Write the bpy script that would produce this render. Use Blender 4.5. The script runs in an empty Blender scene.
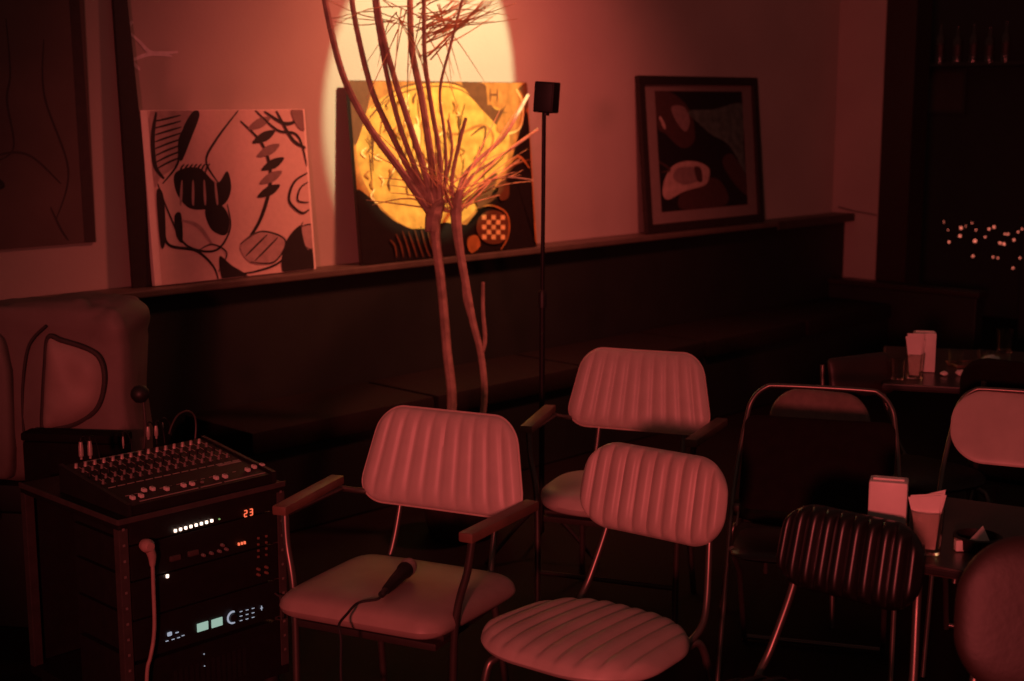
import bpy, bmesh, math, random
import numpy as np
from mathutils import Vector, Matrix, Euler
random.seed(7)
SC = bpy.context.scene
COL = SC.collection
PI = math.pi

# ------------------------------------------------------------------ camera geometry (metres, z up)
FPX = 1414.0; TP = 240.5 / FPX; PITCH = math.atan(TP); HC = 1.75
Fv = np.array([0, math.cos(PITCH), -math.sin(PITCH)]); Uv = np.array([0, math.sin(PITCH), math.cos(PITCH)])
Xv = np.array([1.0, 0, 0]); Cv = np.array([0, 0, HC])
def ray(x, y): return Fv * FPX + (x - 512) * Xv + (340.5 - y) * Uv
def at_height(x, y, z):
    r = ray(x, y); return Cv + r * ((z - HC) / r[2])
def at_depth(x, y, d):
    r = ray(x, y); return Cv + r * (d / FPX)
_r = ray(1900, 100); WA = math.atan2(_r[0], _r[1])
DW = np.array([math.sin(WA), math.cos(WA), 0]); NW = np.array([math.cos(WA), -math.sin(WA), 0])
O = at_height(300, 280.5, .97) - .16 * NW; O[2] = 0
def W(s, t, z): return Vector(O + s * DW + t * NW + np.array([0, 0, z]))
def st(P):
    P = np.array(P); return float((P - O) @ DW), float((P - O) @ NW), float(P[2])
def on_t(x, y, t):
    r = ray(x, y); k = ((O + t * NW - Cv) @ NW) / (r @ NW); return st(Cv + r * k)
WM = Matrix(((DW[0], -NW[0], 0, O[0]), (DW[1], -NW[1], 0, O[1]), (0, 0, 1, 0), (0, 0, 0, 1)))  # local x=s, y=-t, z
def wallm(s, t, z): return WM @ Matrix.Translation((s, -t, z))

# ------------------------------------------------------------------ materials
def lin(c): return tuple(((v / 255) / 12.92 if v / 255 <= .04045 else ((v / 255 + .055) / 1.055) ** 2.4) for v in c)
def mat(name, col, rough=.6, metal=0, noise=.15, scale=30, bump=.0, bscale=None, coat=0, spec=.5, sheen=0):
    m = bpy.data.materials.new(name); m.use_nodes = True
    nt = m.node_tree; b = nt.nodes['Principled BSDF']
    tc = nt.nodes.new('ShaderNodeTexCoord'); nz = nt.nodes.new('ShaderNodeTexNoise')
    nz.inputs['Scale'].default_value = scale; nz.inputs['Detail'].default_value = 4
    nt.links.new(tc.outputs['Object'], nz.inputs['Vector'])
    cr = nt.nodes.new('ShaderNodeValToRGB')
    c = Vector(col[:3])
    cr.color_ramp.elements[0].position = .3; cr.color_ramp.elements[1].position = .7
    cr.color_ramp.elements[0].color = (*(c * (1 - noise)), 1); cr.color_ramp.elements[1].color = (*[min(1, v) for v in c * (1 + noise)], 1)
    nt.links.new(nz.outputs['Fac'], cr.inputs['Fac']); nt.links.new(cr.outputs['Color'], b.inputs['Base Color'])
    b.inputs['Roughness'].default_value = rough; b.inputs['Metallic'].default_value = metal
    b.inputs['Specular IOR Level'].default_value = spec
    if coat: b.inputs['Coat Weight'].default_value = coat; b.inputs['Coat Roughness'].default_value = .2
    if bump:
        n2 = nt.nodes.new('ShaderNodeTexNoise'); n2.inputs['Scale'].default_value = bscale or scale * 3; n2.inputs['Detail'].default_value = 5
        nt.links.new(tc.outputs['Object'], n2.inputs['Vector'])
        bp = nt.nodes.new('ShaderNodeBump'); bp.inputs['Strength'].default_value = bump; bp.inputs['Distance'].default_value = .01
        nt.links.new(n2.outputs['Fac'], bp.inputs['Height']); nt.links.new(bp.outputs['Normal'], b.inputs['Normal'])
    return m
def emit(name, col, strength):
    m = bpy.data.materials.new(name); m.use_nodes = True; nt = m.node_tree
    b = nt.nodes['Principled BSDF']; b.inputs['Base Color'].default_value = (*[v * .3 for v in col], 1)
    b.inputs['Emission Color'].default_value = (*col, 1); b.inputs['Emission Strength'].default_value = strength
    return m
def glassmat(name, col=(.9, .85, .8)):
    m = bpy.data.materials.new(name); m.use_nodes = True; b = m.node_tree.nodes['Principled BSDF']
    b.inputs['Base Color'].default_value = (*col, 1); b.inputs['Roughness'].default_value = .04
    b.inputs['Transmission Weight'].default_value = 1; b.inputs['IOR'].default_value = 1.45
    return m
M = dict(
    wall=mat('painted plaster', (.42, .36, .32), .75, noise=.06, scale=2.2, bump=.08, bscale=60),
    panel=mat('black stained panel', (.010, .012, .010), .6, scale=6),
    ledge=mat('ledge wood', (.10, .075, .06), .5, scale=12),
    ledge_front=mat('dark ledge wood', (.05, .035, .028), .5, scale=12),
    floor=mat('dark floor boards', (.007, .005, .004), .7, spec=.15, scale=5, bump=.1),
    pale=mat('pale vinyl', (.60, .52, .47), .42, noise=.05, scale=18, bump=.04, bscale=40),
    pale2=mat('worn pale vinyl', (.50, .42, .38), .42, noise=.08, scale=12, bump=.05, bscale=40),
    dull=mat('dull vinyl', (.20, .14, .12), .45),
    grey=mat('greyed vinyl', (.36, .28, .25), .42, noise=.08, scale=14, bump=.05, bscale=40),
    bench=mat('dark bench cloth', (.012, .009, .007), .8, spec=.2),
    blackc=mat('black cloth', (.010, .008, .007), .85, spec=.1),
    brown=mat('brown vinyl', (.034, .020, .017), .5, noise=.1, scale=14, bump=.1),
    blackv=mat('black vinyl', (.007, .006, .005), .34, noise=.05, scale=20, spec=.5),
    piping=mat('vinyl piping', (.62, .50, .45), .35, noise=.04),
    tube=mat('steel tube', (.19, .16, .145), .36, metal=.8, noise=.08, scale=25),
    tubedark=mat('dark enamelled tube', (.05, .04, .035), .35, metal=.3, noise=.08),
    armwood=mat('varnished arm wood', (.17, .09, .065), .42, noise=.25, scale=9),
    black=mat('black plastic', (.014, .013, .012), .5),
    blackm=mat('black enamel', (.012, .010, .009), .5, spec=.3),
    case=mat('grey case trim', (.075, .06, .055), .45, metal=.2),
    bag=mat('grey nylon cloth', (.19, .145, .13), .62, noise=.12, scale=7, bump=.35, bscale=9),
    bag2=mat('pocket nylon cloth', (.38, .28, .25), .6, noise=.12, scale=7, bump=.35, bscale=8),
    bagdark=mat('dark bag webbing', (.045, .035, .032), .7),
    white=mat('white plastic', (.75, .70, .66), .45, noise=.04),
    paper=mat('white paper', (.80, .74, .70), .8, noise=.04),
    knob=mat('grey knob', (.20, .16, .15), .4),
    print_=mat('printed legend', (.35, .28, .26), .6),
    canvas=mat('canvas ground', (.64, .49, .43), .7, noise=.04, scale=40),
    canvasedge=mat('canvas edge', (.82, .70, .62), .7, noise=.04),
    ink=mat('black ink', (.014, .010, .010), .55),
    inkgrey=mat('grey ink', (.22, .15, .14), .6),
    inkmid=mat('mid ink', (.40, .29, .27), .6),
    frame=mat('dark frame wood', (.022, .015, .013), .4),
    mount=mat('picture mount card', (.20, .155, .14), .6, noise=.05),
    phdark=mat('photo shadows', (.015, .012, .012), .35),
    phbrown=mat('photo brown', (.065, .035, .03), .35),
    phgreen=mat('photo grey green', (.085, .12, .10), .35, noise=.4, scale=22),
    phlight=mat('photo light shape and glint', (.42, .30, .26), .35, noise=.2, scale=20),
    poster=mat('old poster paper', (.10, .07, .062), .7, noise=.2, scale=3),
    posterline_shade=mat('poster line and edge shade', (.04, .026, .024), .7),
    bark=mat('pale bark', (.42, .30, .22), .75, noise=.3, scale=22, bump=.4, bscale=40),
    needle=mat('dry needle leaf', (.80, .58, .30), .6, noise=.2, scale=8),
    pot=mat('dark glazed pot', (.05, .035, .03), .4),
    soil=mat('potting soil', (.03, .02, .015), .9, bump=.5),
    table=mat('dark table top', (.06, .042, .036), .28, noise=.25, scale=6),
    glass=glassmat('drinking glass'),
    bottle=mat('dark bottle glass', (.03, .02, .015), .12, spec=.9),
    rubber=mat('black rubber', (.012, .012, .012), .7),
    plugm=mat('plug shell', (.55, .46, .42), .35, metal=.3),
    cable=mat('pale cable', (.38, .26, .23), .5),
    mesh=mat('microphone mesh', (.50, .42, .38), .4, metal=.7, bump=.6, bscale=300),
    smear=mat('smoke smear', (.66, .60, .62), .9),
    led=emit('white LED', (1, .75, .6), 2.2), ledr=emit('red LED', (1, .18, .08), 1.0), digit=emit('red digit', (1, .16, .07), 1.1),
    lcd=emit('pale green LCD', (.36, .58, .48), .75), ledb=emit('cool LED', (.5, .6, .75), .55), ledg=emit('green LED', (.3, .6, .2), .5),
    fairy=emit('fairy bulb', (1.0, .22, .14), 1.1),
t_amber=mat('amber print', (.62, .33, .07), .35, noise=.35, scale=16, spec=.6), t_pale=mat('pale yellow print and highlights', (.85, .62, .25), .3, noise=.1, scale=16, spec=.6),
    t_brown=mat('brown print', (.13, .05, .022), .35, spec=.6), t_dark=mat('dark print', (.014, .009, .008), .35, spec=.5),
    t_orange=mat('orange print', (.42, .17, .045), .35, noise=.3, scale=20, spec=.6),
)

# ------------------------------------------------------------------ mesh builder
class MB:
    def __init__(self): self.bm = bmesh.new(); self.mats = []
    def mi(self, m):
        if m is None: return 0
        if m not in self.mats: self.mats.append(m)
        return self.mats.index(m)
    def _add(self, fs, m):
        i = self.mi(m)
        for f in fs: f.material_index = i
    def box(self, c, size, rot=None, m=None, bevel=0):
        mt = Matrix.Translation(c) @ (rot.to_matrix().to_4x4() if isinstance(rot, Euler) else (rot or Matrix())) @ Matrix.Diagonal((*size, 1))
        r = bmesh.ops.create_cube(self.bm, size=1, matrix=mt); vs = r['verts']
        fs = list({f for v in vs for f in v.link_faces})
        self._add(fs, m)
        if bevel:
            es = list({e for v in vs for e in v.link_edges})
            r = bmesh.ops.bevel(self.bm, geom=es, offset=bevel, segments=2, affect='EDGES', profile=.6)
            self._add(r['faces'], m)
        return self
    def tube(self, pts, r, m=None, n=10, smooth=True, steps=6, caps=True):
        P = [Vector(p) for p in pts]
        R = list(r) if hasattr(r, '__len__') else [r] * len(P)
        if smooth and len(P) > 2:
            Q = []; RR = []
            for i in range(len(P) - 1):
                p0 = P[max(i - 1, 0)]; p1 = P[i]; p2 = P[i + 1]; p3 = P[min(i + 2, len(P) - 1)]
                for k in range(steps):
                    t = k / steps
                    Q.append(.5 * ((2 * p1) + (-p0 + p2) * t + (2 * p0 - 5 * p1 + 4 * p2 - p3) * t * t + (-p0 + 3 * p1 - 3 * p2 + p3) * t ** 3))
                    RR.append(R[i] + (R[i + 1] - R[i]) * t)
            Q.append(P[-1]); RR.append(R[-1]); P, R = Q, RR
        prev = None; rings = []
        tan = (P[1] - P[0]).normalized(); up = Vector((0, 0, 1)) if abs(tan.z) < .9 else Vector((1, 0, 0))
        nn = tan.cross(up).normalized()
        for i, p in enumerate(P):
            t = (P[min(i + 1, len(P) - 1)] - P[max(i - 1, 0)])
            if t.length < 1e-9: t = tan
            t.normalize(); nn = (nn - t * nn.dot(t)).normalized(); b = t.cross(nn); tan = t
            rings.append([self.bm.verts.new(p + R[i] * (math.cos(2 * PI * k / n) * nn + math.sin(2 * PI * k / n) * b)) for k in range(n)])
        fs = []
        for a, b in zip(rings, rings[1:]):
            for k in range(n): fs.append(self.bm.faces.new((a[k], a[(k + 1) % n], b[(k + 1) % n], b[k])))
        if caps: fs.append(self.bm.faces.new(rings[0][::-1])); fs.append(self.bm.faces.new(rings[-1]))
        self._add(fs, m); return self
    def lathe(self, prof, mt=None, m=None, n=24):
        mt = mt or Matrix(); rings = []
        for r, z in prof:
            if r < 1e-6: rings.append([self.bm.verts.new(mt @ Vector((0, 0, z)))])
            else: rings.append([self.bm.verts.new(mt @ Vector((r * math.cos(2 * PI * k / n), r * math.sin(2 * PI * k / n), z))) for k in range(n)])
        fs = []
        for a, b in zip(rings, rings[1:]):
            for k in range(n):
                k2 = (k + 1) % n
                if len(a) == 1 and len(b) == 1: continue
                if len(a) == 1: fs.append(self.bm.faces.new((a[0], b[k2], b[k])))
                elif len(b) == 1: fs.append(self.bm.faces.new((a[k], a[k2], b[0])))
                else: fs.append(self.bm.faces.new((a[k], a[k2], b[k2], b[k])))
        self._add(fs, m); return self
    def poly(self, pts, m=None):
        f = self.bm.faces.new([self.bm.verts.new(p) for p in pts])
        r = bmesh.ops.triangulate(self.bm, faces=[f]); self._add(r['faces'], m); return self
    def prism(self, pts, vec, m=None):
        v = Vector(vec); a = [self.bm.verts.new(Vector(p)) for p in pts]; b = [self.bm.verts.new(Vector(p) + v) for p in pts]
        n = len(a); fs = [self.bm.faces.new(a), self.bm.faces.new(b[::-1])]
        for k in range(n): fs.append(self.bm.faces.new((a[k], b[k], b[(k + 1) % n], a[(k + 1) % n])))
        self._add(fs, m); bmesh.ops.recalc_face_normals(self.bm, faces=fs); return self
    def build(self, name, m=None, parent=None, matrix=None, smooth=True):
        me = bpy.data.meshes.new(name); self.bm.normal_update(); self.bm.to_mesh(me); self.bm.free()
        for x in (self.mats or [m]): me.materials.append(x)
        if smooth:
            me.shade_smooth()
            try: me.set_sharp_from_angle(angle=R_(38))
            except Exception: pass
        o = bpy.data.objects.new(name, me); COL.objects.link(o)
        if parent: o.parent = parent
        if matrix is not None: o.matrix_basis = matrix
        return o
def R_(d): return math.radians(d)
def thing(name, label, cat, matrix=None, group=None):
    o = bpy.data.objects.new(name, None); o.empty_display_size = .05; COL.objects.link(o)
    if matrix is not None: o.matrix_basis = matrix
    o['label'] = label; o['category'] = cat
    if group: o['group'] = group
    return o
def tag(o, label, cat, group=None, kind=None):
    if label: o['label'] = label
    if cat: o['category'] = cat
    if group: o['group'] = group
    if kind: o['kind'] = kind
    return o
def struct(o): o['kind'] = 'structure'; return o
def copy_thing(o, matrix, label, group=None):
    r = o.copy(); COL.objects.link(r); r.matrix_basis = matrix; r['label'] = label
    if group: r['group'] = group
    for ch in list(o.children):
        c = ch.copy(); COL.objects.link(c); c.parent = r
        for g in list(ch.children):
            d = g.copy(); COL.objects.link(d); d.parent = c
    return r

# flat artwork helpers: 2-D points (u right, v up) on the plane y=-off of a local frame whose front faces -y
def spline2(pts, steps=8, closed=False):
    P = [Vector((*p, 0)) if len(p) == 2 else Vector(p) for p in pts]; n = len(P); out = []
    rng = range(n if closed else n - 1)
    for i in rng:
        if closed: p0, p1, p2, p3 = P[i - 1], P[i], P[(i + 1) % n], P[(i + 2) % n]
        else: p0, p1, p2, p3 = P[max(i - 1, 0)], P[i], P[i + 1], P[min(i + 2, n - 1)]
        for k in range(steps):
            t = k / steps
            out.append(.5 * ((2 * p1) + (-p0 + p2) * t + (2 * p0 - 5 * p1 + 4 * p2 - p3) * t * t + (-p0 + 3 * p1 - 3 * p2 + p3) * t ** 3))
    if not closed: out.append(P[-1])
    return out
class Art:
    def __init__(self, w, h): self.mb = MB(); self.w = w; self.h = h; self.k = 0
    def P(self, q): return Vector((min(max(q[0], 0), 1) * self.w, -self.k * .00008, min(max(q[1], 0), 1) * self.h))
    def fill(self, pts, m, smooth=True):
        self.k += 1; q = spline2(pts, 6, True) if smooth else [Vector((*p, 0)) for p in pts]
        self.mb.poly([self.P(p) for p in q], m)
    def stroke(self, pts, w0, m, w1=None):
        self.k += 1; w1 = w0 if w1 is None else w1; q = spline2(pts, 8); n = len(q); L = []; Rr = []
        asp = self.w / self.h
        for i, p in enumerate(q):
            t = q[min(i + 1, n - 1)] - q[max(i - 1, 0)]; t = Vector((t.x * asp, t.y, 0)); t.normalize()
            nn = Vector((-t.y / asp, t.x, 0)); f = i / (n - 1)
            w = (w0 + (w1 - w0) * f) * (.25 + .75 * math.sin(PI * min(1, max(0, .08 + .84 * f))))
            L.append(p + nn * w / 2); Rr.append(p - nn * w / 2)
        vl = [self.mb.bm.verts.new(self.P(a)) for a in L]; vr = [self.mb.bm.verts.new(self.P(a)) for a in Rr]
        fs = [self.mb.bm.faces.new((vl[i], vr[i], vr[i + 1], vl[i + 1])) for i in range(n - 1)]
        self.mb._add(fs, m)

# ------------------------------------------------------------------ the room
S_END = 4.62
mb = MB(); mb.box(W(.31, -.06, 1.7), (8.62, .12, 3.4), rot=Matrix.Rotation(PI / 2 - WA, 4, 'Z'), m=M['wall'])
struct(mb.build('wall_back', smooth=False))
mb = MB(); mb.box((0, 0, 0), (24, 24, .1), m=M['floor']); o = struct(mb.build('floor', smooth=False)); o.location = (1, 4, -.05)
def wbox(name, s0, s1, t0, t1, z0, z1, m, bevel=0):
    mb = MB(); mb.box((0, 0, 0), (s1 - s0, t1 - t0, z1 - z0), m=m, bevel=bevel)
    return mb.build(name, matrix=wallm((s0 + s1) / 2, (t0 + t1) / 2, (z0 + z1) / 2), smooth=False)
struct(wbox('baseboard_back', -4, S_END, .001, .10, 0, .97, M['panel']))
# shelf ledge, its end rounded
mb = MB(); mb.box((0, 0, 0), (4.4 + S_END, .16, .03), m=M['ledge'], bevel=.006)
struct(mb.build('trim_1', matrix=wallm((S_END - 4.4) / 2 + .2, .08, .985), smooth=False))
mb = MB(); pts = [(0, 0, 0), (.10, 0, 0), (.13, -.03, 0), (.13, -.12, 0), (.09, -.175, 0), (-.9, -.175, 0), (-.9, -.16, 0), (0, -.16, 0)]
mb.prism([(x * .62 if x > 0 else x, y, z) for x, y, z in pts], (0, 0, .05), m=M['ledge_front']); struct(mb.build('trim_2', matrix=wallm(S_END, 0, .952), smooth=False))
struct(wbox('wall_return', S_END, S_END + .14, -.12, .345, 0, 3.4, M['wall']))
struct(wbox('wall_right', 7.2, 7.32, -3.5, 6.5, 0, 3.4, M['panel']))
struct(wbox('trim_3', S_END + .0, S_END + .2, .345, .56, 0, 3.4, M['frame']))
mb = MB(); 
low = thing('low_partition', 'black low partition at the foot of the lit wall end past the ledge', 'partition', wallm(S_END - .12, .62, 0))
mb.box((0, 0, .27), (.1, 1.05, .54), m=M['panel'], bevel=.006); mb.build('panel', parent=low, smooth=False)
mb = MB(); mb.box((0, 0, .56), (.13, 1.09, .035), m=M['frame'], bevel=.006); mb.build('top_rail', parent=low, smooth=False)

# bench along the wall
bench = thing('wall_bench', 'long dark padded bench running under the ledge along the wall', 'bench', wallm(1.9, .36, 0))
mb = MB(); mb.box((0, 0, .18), (5.0, .44, .36), m=M['panel'], bevel=.01); mb.build('base', parent=bench, smooth=False)
for k in range(5):
    mb = MB(); mb.box((-2.0 + k * 1.0, 0, .41), (.985, .49, .10), m=M['bench'], bevel=.025); mb.build('seat_cushion', parent=bench)

# ------------------------------------------------------------------ leaning pictures
def leaning(bl, br, top, t_bot, t_top, thick=.025):
    """returns matrix (local x right, y into the wall, z up the picture), width, height"""
    s0 = on_t(*bl, t_bot)[0]; s1 = on_t(*br, t_bot)[0]; zt = on_t(*top, t_top)[2]
    dzv = zt - 1.0; dt = t_bot - t_top; h = math.hypot(dzv, dt); ang = math.atan2(dt, dzv)
    return wallm(s0, t_bot + .002, 1.0015 + thick * math.sin(ang)) @ Matrix.Rotation(-ang, 4, 'X'), s1 - s0, h
# 1 the line painting
m1, w1, h1 = leaning((155, 287), (316, 270), (145, 111), .095, .04)
p1 = thing('line_painting', 'square pale canvas of black curving brush lines, leaning on the ledge', 'painting', m1)
mb = MB(); mb.box((w1 / 2, .012, h1 / 2), (w1, .022, h1), m=M['canvasedge'], bevel=.002); mb.build('canvas', parent=p1, smooth=False)
A = Art(w1 - .045, h1 - .004)
INK, GR, MID, GND = M['ink'], M['inkgrey'], M['inkmid'], M['canvas']
A.fill([(0, 0), (1, 0), (1, 1), (0, 1)], GND, False)
def zp(x, y): return ((x - 75) / 495 + (y - 350) * -.00006, 1 - (y - 65) / (565 - .09 * (x - 75)))
def S(pts, w0, m=INK, w1=None): A.stroke([zp(*p) for p in pts], w0, m, w1)
def B(pts, m=INK, sm=True): A.fill([zp(*p) for p in pts], m, sm)
# abstract stand-in: sweeping bands, hatched arcs and dark pools (no figure)
B([(75, 66), (200, 66), (165, 130), (150, 230), (95, 280), (75, 300)], MID)
for k in range(8): S([(82, 100 + k * 22), (120, 92 + k * 20), (165, 80 + k * 19)], .012)
S([(92, 70), (78, 150), (80, 240), (105, 285)], .03)
B([(205, 66), (222, 80), (195, 150), (160, 228), (152, 190), (170, 120)])
S([(210, 66), (160, 150), (148, 235), (100, 300)], .016)
S([(345, 66), (270, 160), (235, 230), (270, 300)], .016)
B([(140, 265), (210, 250), (265, 300), (300, 262), (310, 320), (285, 370), (230, 385), (175, 380), (140, 330)])
B([(225, 385), (275, 372), (300, 420), (285, 470), (240, 450)])
for k in range(4): S([(158 + k * 34, 290), (150 + k * 38, 372)], .014, MID, .02)
for k in range(7): S([(150 + k * 13, 275), (158 + k * 13, 250), (168 + k * 13, 238)], .012)
B([(130, 405), (150, 400), (150, 490), (132, 470)])
S([(85, 300), (115, 400), (160, 500), (250, 520), (300, 450), (295, 370)], .014)
S([(85, 340), (95, 440), (110, 500), (190, 520), (240, 570), (255, 615)], .018)
B([(80, 330), (100, 340), (100, 480), (84, 500)])
S([(150, 420), (200, 440), (240, 500)], .02, MID, .03)
B([(262, 540), (300, 570), (350, 606), (320, 625), (270, 622)])
B([(480, 500), (540, 440), (570, 500), (570, 600), (470, 600)])
B([(540, 445), (580, 445), (590, 500), (555, 520)], MID); S([(540, 445), (575, 440), (590, 480), (575, 520), (548, 512)], .012)
S([(300, 600), (380, 590), (460, 560), (500, 500), (545, 430)], .014)
# right half: fern-like strokes, waves and a zigzag
S([(350, 100), (420, 180), (440, 290), (400, 420), (330, 520)], .020, INK, .03)
for k in range(6):
    x = 372 + k * 13 - max(0, k - 3) * 22; y = 128 + k * 44
    B([(x, y), (x + 34, y - 34), (x + 78, y - 40), (x + 50, y - 8)] , INK if k % 2 else GR)
S([(430, 70), (500, 110), (560, 90)], .022); S([(470, 68), (520, 160), (568, 190)], .022); S([(400, 66), (470, 130), (540, 150), (568, 250)], .016)
B([(520, 66), (560, 66), (568, 130), (540, 120)], GR)
S([(568, 270), (520, 300), (500, 360), (540, 400), (568, 390)], .018); S([(568, 300), (540, 320), (530, 360), (568, 366)], .012)
B([(330, 500), (400, 460), (480, 490), (440, 560), (360, 560)], MID); S([(330, 500), (400, 460), (480, 490), (440, 560), (360, 560)], .012)
S([(345, 540), (420, 470)], .012); S([(375, 556), (455, 480)], .012)
S([(195, 520), (240, 500), (285, 530), (255, 590)], .01)
art = A.mb.build('artwork', parent=p1, matrix=Matrix.Translation((.032, 0, .002)), smooth=False)

# dark strip added in the shape of the shadow beside the canvas
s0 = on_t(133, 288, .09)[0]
shade_mb = MB(); shade_mb.prism([(.05, 0, 0), (.16, 0, 0), (.064, 0, 1.75), (.030, 0, 1.75)], (0, .018, 0), m=M['frame'])
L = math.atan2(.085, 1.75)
tag(shade_mb.build('shadow_strip', matrix=wallm(s0 - .035, .070, 1.002) @ Matrix.Rotation(-R_(1.5), 4, 'X'), smooth=False), 'tall narrow black strip standing in for shadow left of the line canvas', 'board')

# 2 the lit painting
m2, w2, h2 = leaning((362, 266), (537, 248), (346, 81), .13, .055)
p2 = thing('amber_painting', 'large glossy amber painting of a dome and chequered ball behind the branches', 'painting', m2)
mb = MB(); e = .012
for c, sz in (((w2 / 2, .012, e / 2), (w2, .02, e)), ((w2 / 2, .012, h2 - e / 2), (w2, .02, e)), ((e / 2, .012, h2 / 2), (e, .02, h2 - 2 * e)), ((w2 - e / 2, .012, h2 / 2), (e, .02, h2 - 2 * e))):
    mb.box(c, sz, m=M['frame'])
mb.build('stretcher', parent=p2, smooth=False)
A = Art(w2 - .004, h2 - .004)
TA, TPp, TB, TD, TO = M['t_amber'], M['t_pale'], M['t_brown'], M['t_dark'], M['t_orange']
def zp(x, y):   # from the photograph's zoom: corners (40,37)(635,40)(675,598)(65,665)
    f = (y - 38) / 600; xl = 40 + 25 * f; xr = 635 + 42 * f; u = (x - xl) / (xr - xl); yb = 665 - 67 * u; return (u, 1 - (y - 38) / (yb - 38))
A.fill([(0, 0), (1, 0), (1, 1), (0, 1)], TO, False)
B([(100, 130), (180, 70), (290, 42), (400, 48), (480, 110), (560, 150), (560, 300), (500, 400), (420, 500), (300, 560), (160, 500), (70, 360), (60, 200)], TA)
B([(640, 150), (655, 560), (660, 610), (380, 640), (100, 668), (62, 660), (46, 420), (100, 440), (150, 500), (240, 545), (330, 520), (430, 520), (540, 400), (600, 230)], TD)
B([(60, 30), (110, 38), (75, 200), (48, 250), (40, 60)], TB); B([(400, 40), (480, 45), (500, 110), (540, 130), (600, 60), (635, 42), (640, 120), (560, 200), (490, 150)], TB)
B([(590, 62), (622, 90), (615, 180), (560, 215), (520, 200), (545, 140)], TO); S([(595, 60), (620, 110), (610, 190), (555, 215)], .012, TPp)
S([(100, 160), (180, 70), (290, 40), (400, 52), (490, 130), (560, 140)], .012, TB); S([(80, 190), (160, 100), (280, 56), (400, 66), (480, 140)], .008, TB)
A.fill([zp(*p) for p in [(485, 48), (540, 48), (540, 112), (490, 115)]], TO, False)
for q in ([(500, 58), (500, 105)], [(525, 58), (525, 104)], [(500, 80), (526, 80)]): S(q, .014, TB)
S([(300, 200), (380, 215), (470, 185), (510, 230), (460, 330), (400, 390)], .02, TO); S([(430, 220), (480, 190), (470, 260), (440, 300)], .016, TB)
for k in range(34):
    x = random.uniform(70, 480); y = random.uniform(60, 380); q = random.uniform(-30, 30); S([(x, y), (x + q * .4, y + 40), (x + q, y + random.uniform(60, 150))], random.uniform(.004, .009), random.choice([TB, TD, TB, TO]))
for k in range(52):
    x = random.uniform(80, 400); y = random.uniform(70, 420); l = random.uniform(15, 60); S([(x, y), (x + random.uniform(-16, 16), y + l / 2), (x + random.uniform(-10, 14), y + l)], random.uniform(.006, .016), random.choice([TO, TB, TO, TPp, TPp]))  # the pale strokes among these are painted gloss highlights
B([(235, 185), (255, 200), (250, 270), (232, 250)], TPp)
B([(440, 430), (480, 370), (520, 350), (500, 420), (460, 470)], TB)
cx, cy, rr = 505, 535, 62
B([(cx + rr * math.cos(a * PI / 8), cy + rr * .95 * math.sin(a * PI / 8)) for a in range(16)], TB)
for i in range(-3, 4):
    for j in range(-3, 4):
        if (i + j) % 2 == 0 and i * i + j * j < 9.5:
            x = cx + i * 17; y = cy + j * 17; A.fill([zp(x - 8, y - 8), zp(x + 8, y - 8), zp(x + 8, y + 8), zp(x - 8, y + 8)], TPp, False)
S([(440, 470), (500, 460), (555, 490), (560, 560), (530, 615)], .012, TO)
B([(415, 570), (445, 565), (455, 600), (425, 625), (410, 600)], TO); B([(525, 390), (560, 380), (560, 430), (530, 440)], TB)
S([(450, 470), (520, 420), (570, 330), (640, 300)], .02, TB); S([(560, 320), (600, 290), (640, 330)], .016, TO)
for k in range(8):
    S([(150 + k * 20, 560 + random.uniform(-30, 20)), (165 + k * 20, 600), (170 + k * 22, 640)], .012, TB)
art = A.mb.build('artwork', parent=p2, matrix=Matrix.Translation((.002, -.0005, .002)), smooth=False)

# 3 framed photograph
m3, w3, h3 = leaning((648, 226), (765, 212), (643, 76), .115, .03)
p3 = thing('framed_photograph', 'dark framed print with wide mount leaning on the ledge near its end', 'framed picture', m3)
fw = .05; mb = MB()
for c, sz in (((w3 / 2, .015, fw / 2), (w3, .03, fw)), ((w3 / 2, .015, h3 - fw / 2), (w3, .03, fw)), ((fw / 2, .015, h3 / 2), (fw, .03, h3 - 2 * fw)), ((w3 - fw / 2, .015, h3 / 2), (fw, .03, h3 - 2 * fw))):
    mb.box(c, sz, m=M['frame'], bevel=.003)
mb.build('frame', parent=p3, smooth=False)
mb = MB(); mb.box((w3 / 2, .022, h3 / 2), (w3 - 2 * fw + .01, .006, h3 - 2 * fw + .01), m=M['mount']); mb.build('mount', parent=p3, smooth=False)
A = Art(w3 * .735, h3 * .775)
def zp(x, y): return ((x - 108) / 350 - .02 * (y - 345) / 445, 1 - (y - 122) / (445 - .09 * (x - 108)))
A.fill([(0, 0), (1, 0), (1, 1), (0, 1)], M['phdark'], False)
B([(108, 122), (180, 135), (240, 200), (250, 300), (200, 330), (140, 280), (108, 250)], M['phbrown'])
B([(165, 180), (215, 180), (235, 230), (215, 270), (180, 230)], M['inkgrey'])
B([(230, 195), (330, 188), (455, 170), (452, 300), (455, 425), (420, 360), (380, 310), (320, 280), (270, 240)], M['phgreen'])  # grey-green patch across the print
B([(360, 380), (400, 350), (458, 430), (458, 500), (400, 450)], M['phbrown']); B([(210, 470), (330, 440), (380, 520), (300, 560), (180, 550)], M['phbrown'])
B([(118, 500), (130, 440), (170, 390), (240, 378), (300, 400), (302, 440), (280, 468), (200, 490), (140, 520)], M['phlight'])
B([(160, 440), (180, 405), (240, 400), (270, 425), (260, 450), (200, 465)], M['inkgrey'])
B([(245, 400), (270, 405), (275, 450), (255, 450)], M['phbrown'])
S([(118, 215), (130, 240), (138, 262)], .04, M['phlight']); S([(108, 380), (150, 410), (115, 420)], .02, M['phbrown'])  # pale stroke painted as a reflection glint in the glass
A.mb.build('photo_print', parent=p3, matrix=Matrix.Translation((w3 * .135, .0175, h3 * .13)), smooth=False)

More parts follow.
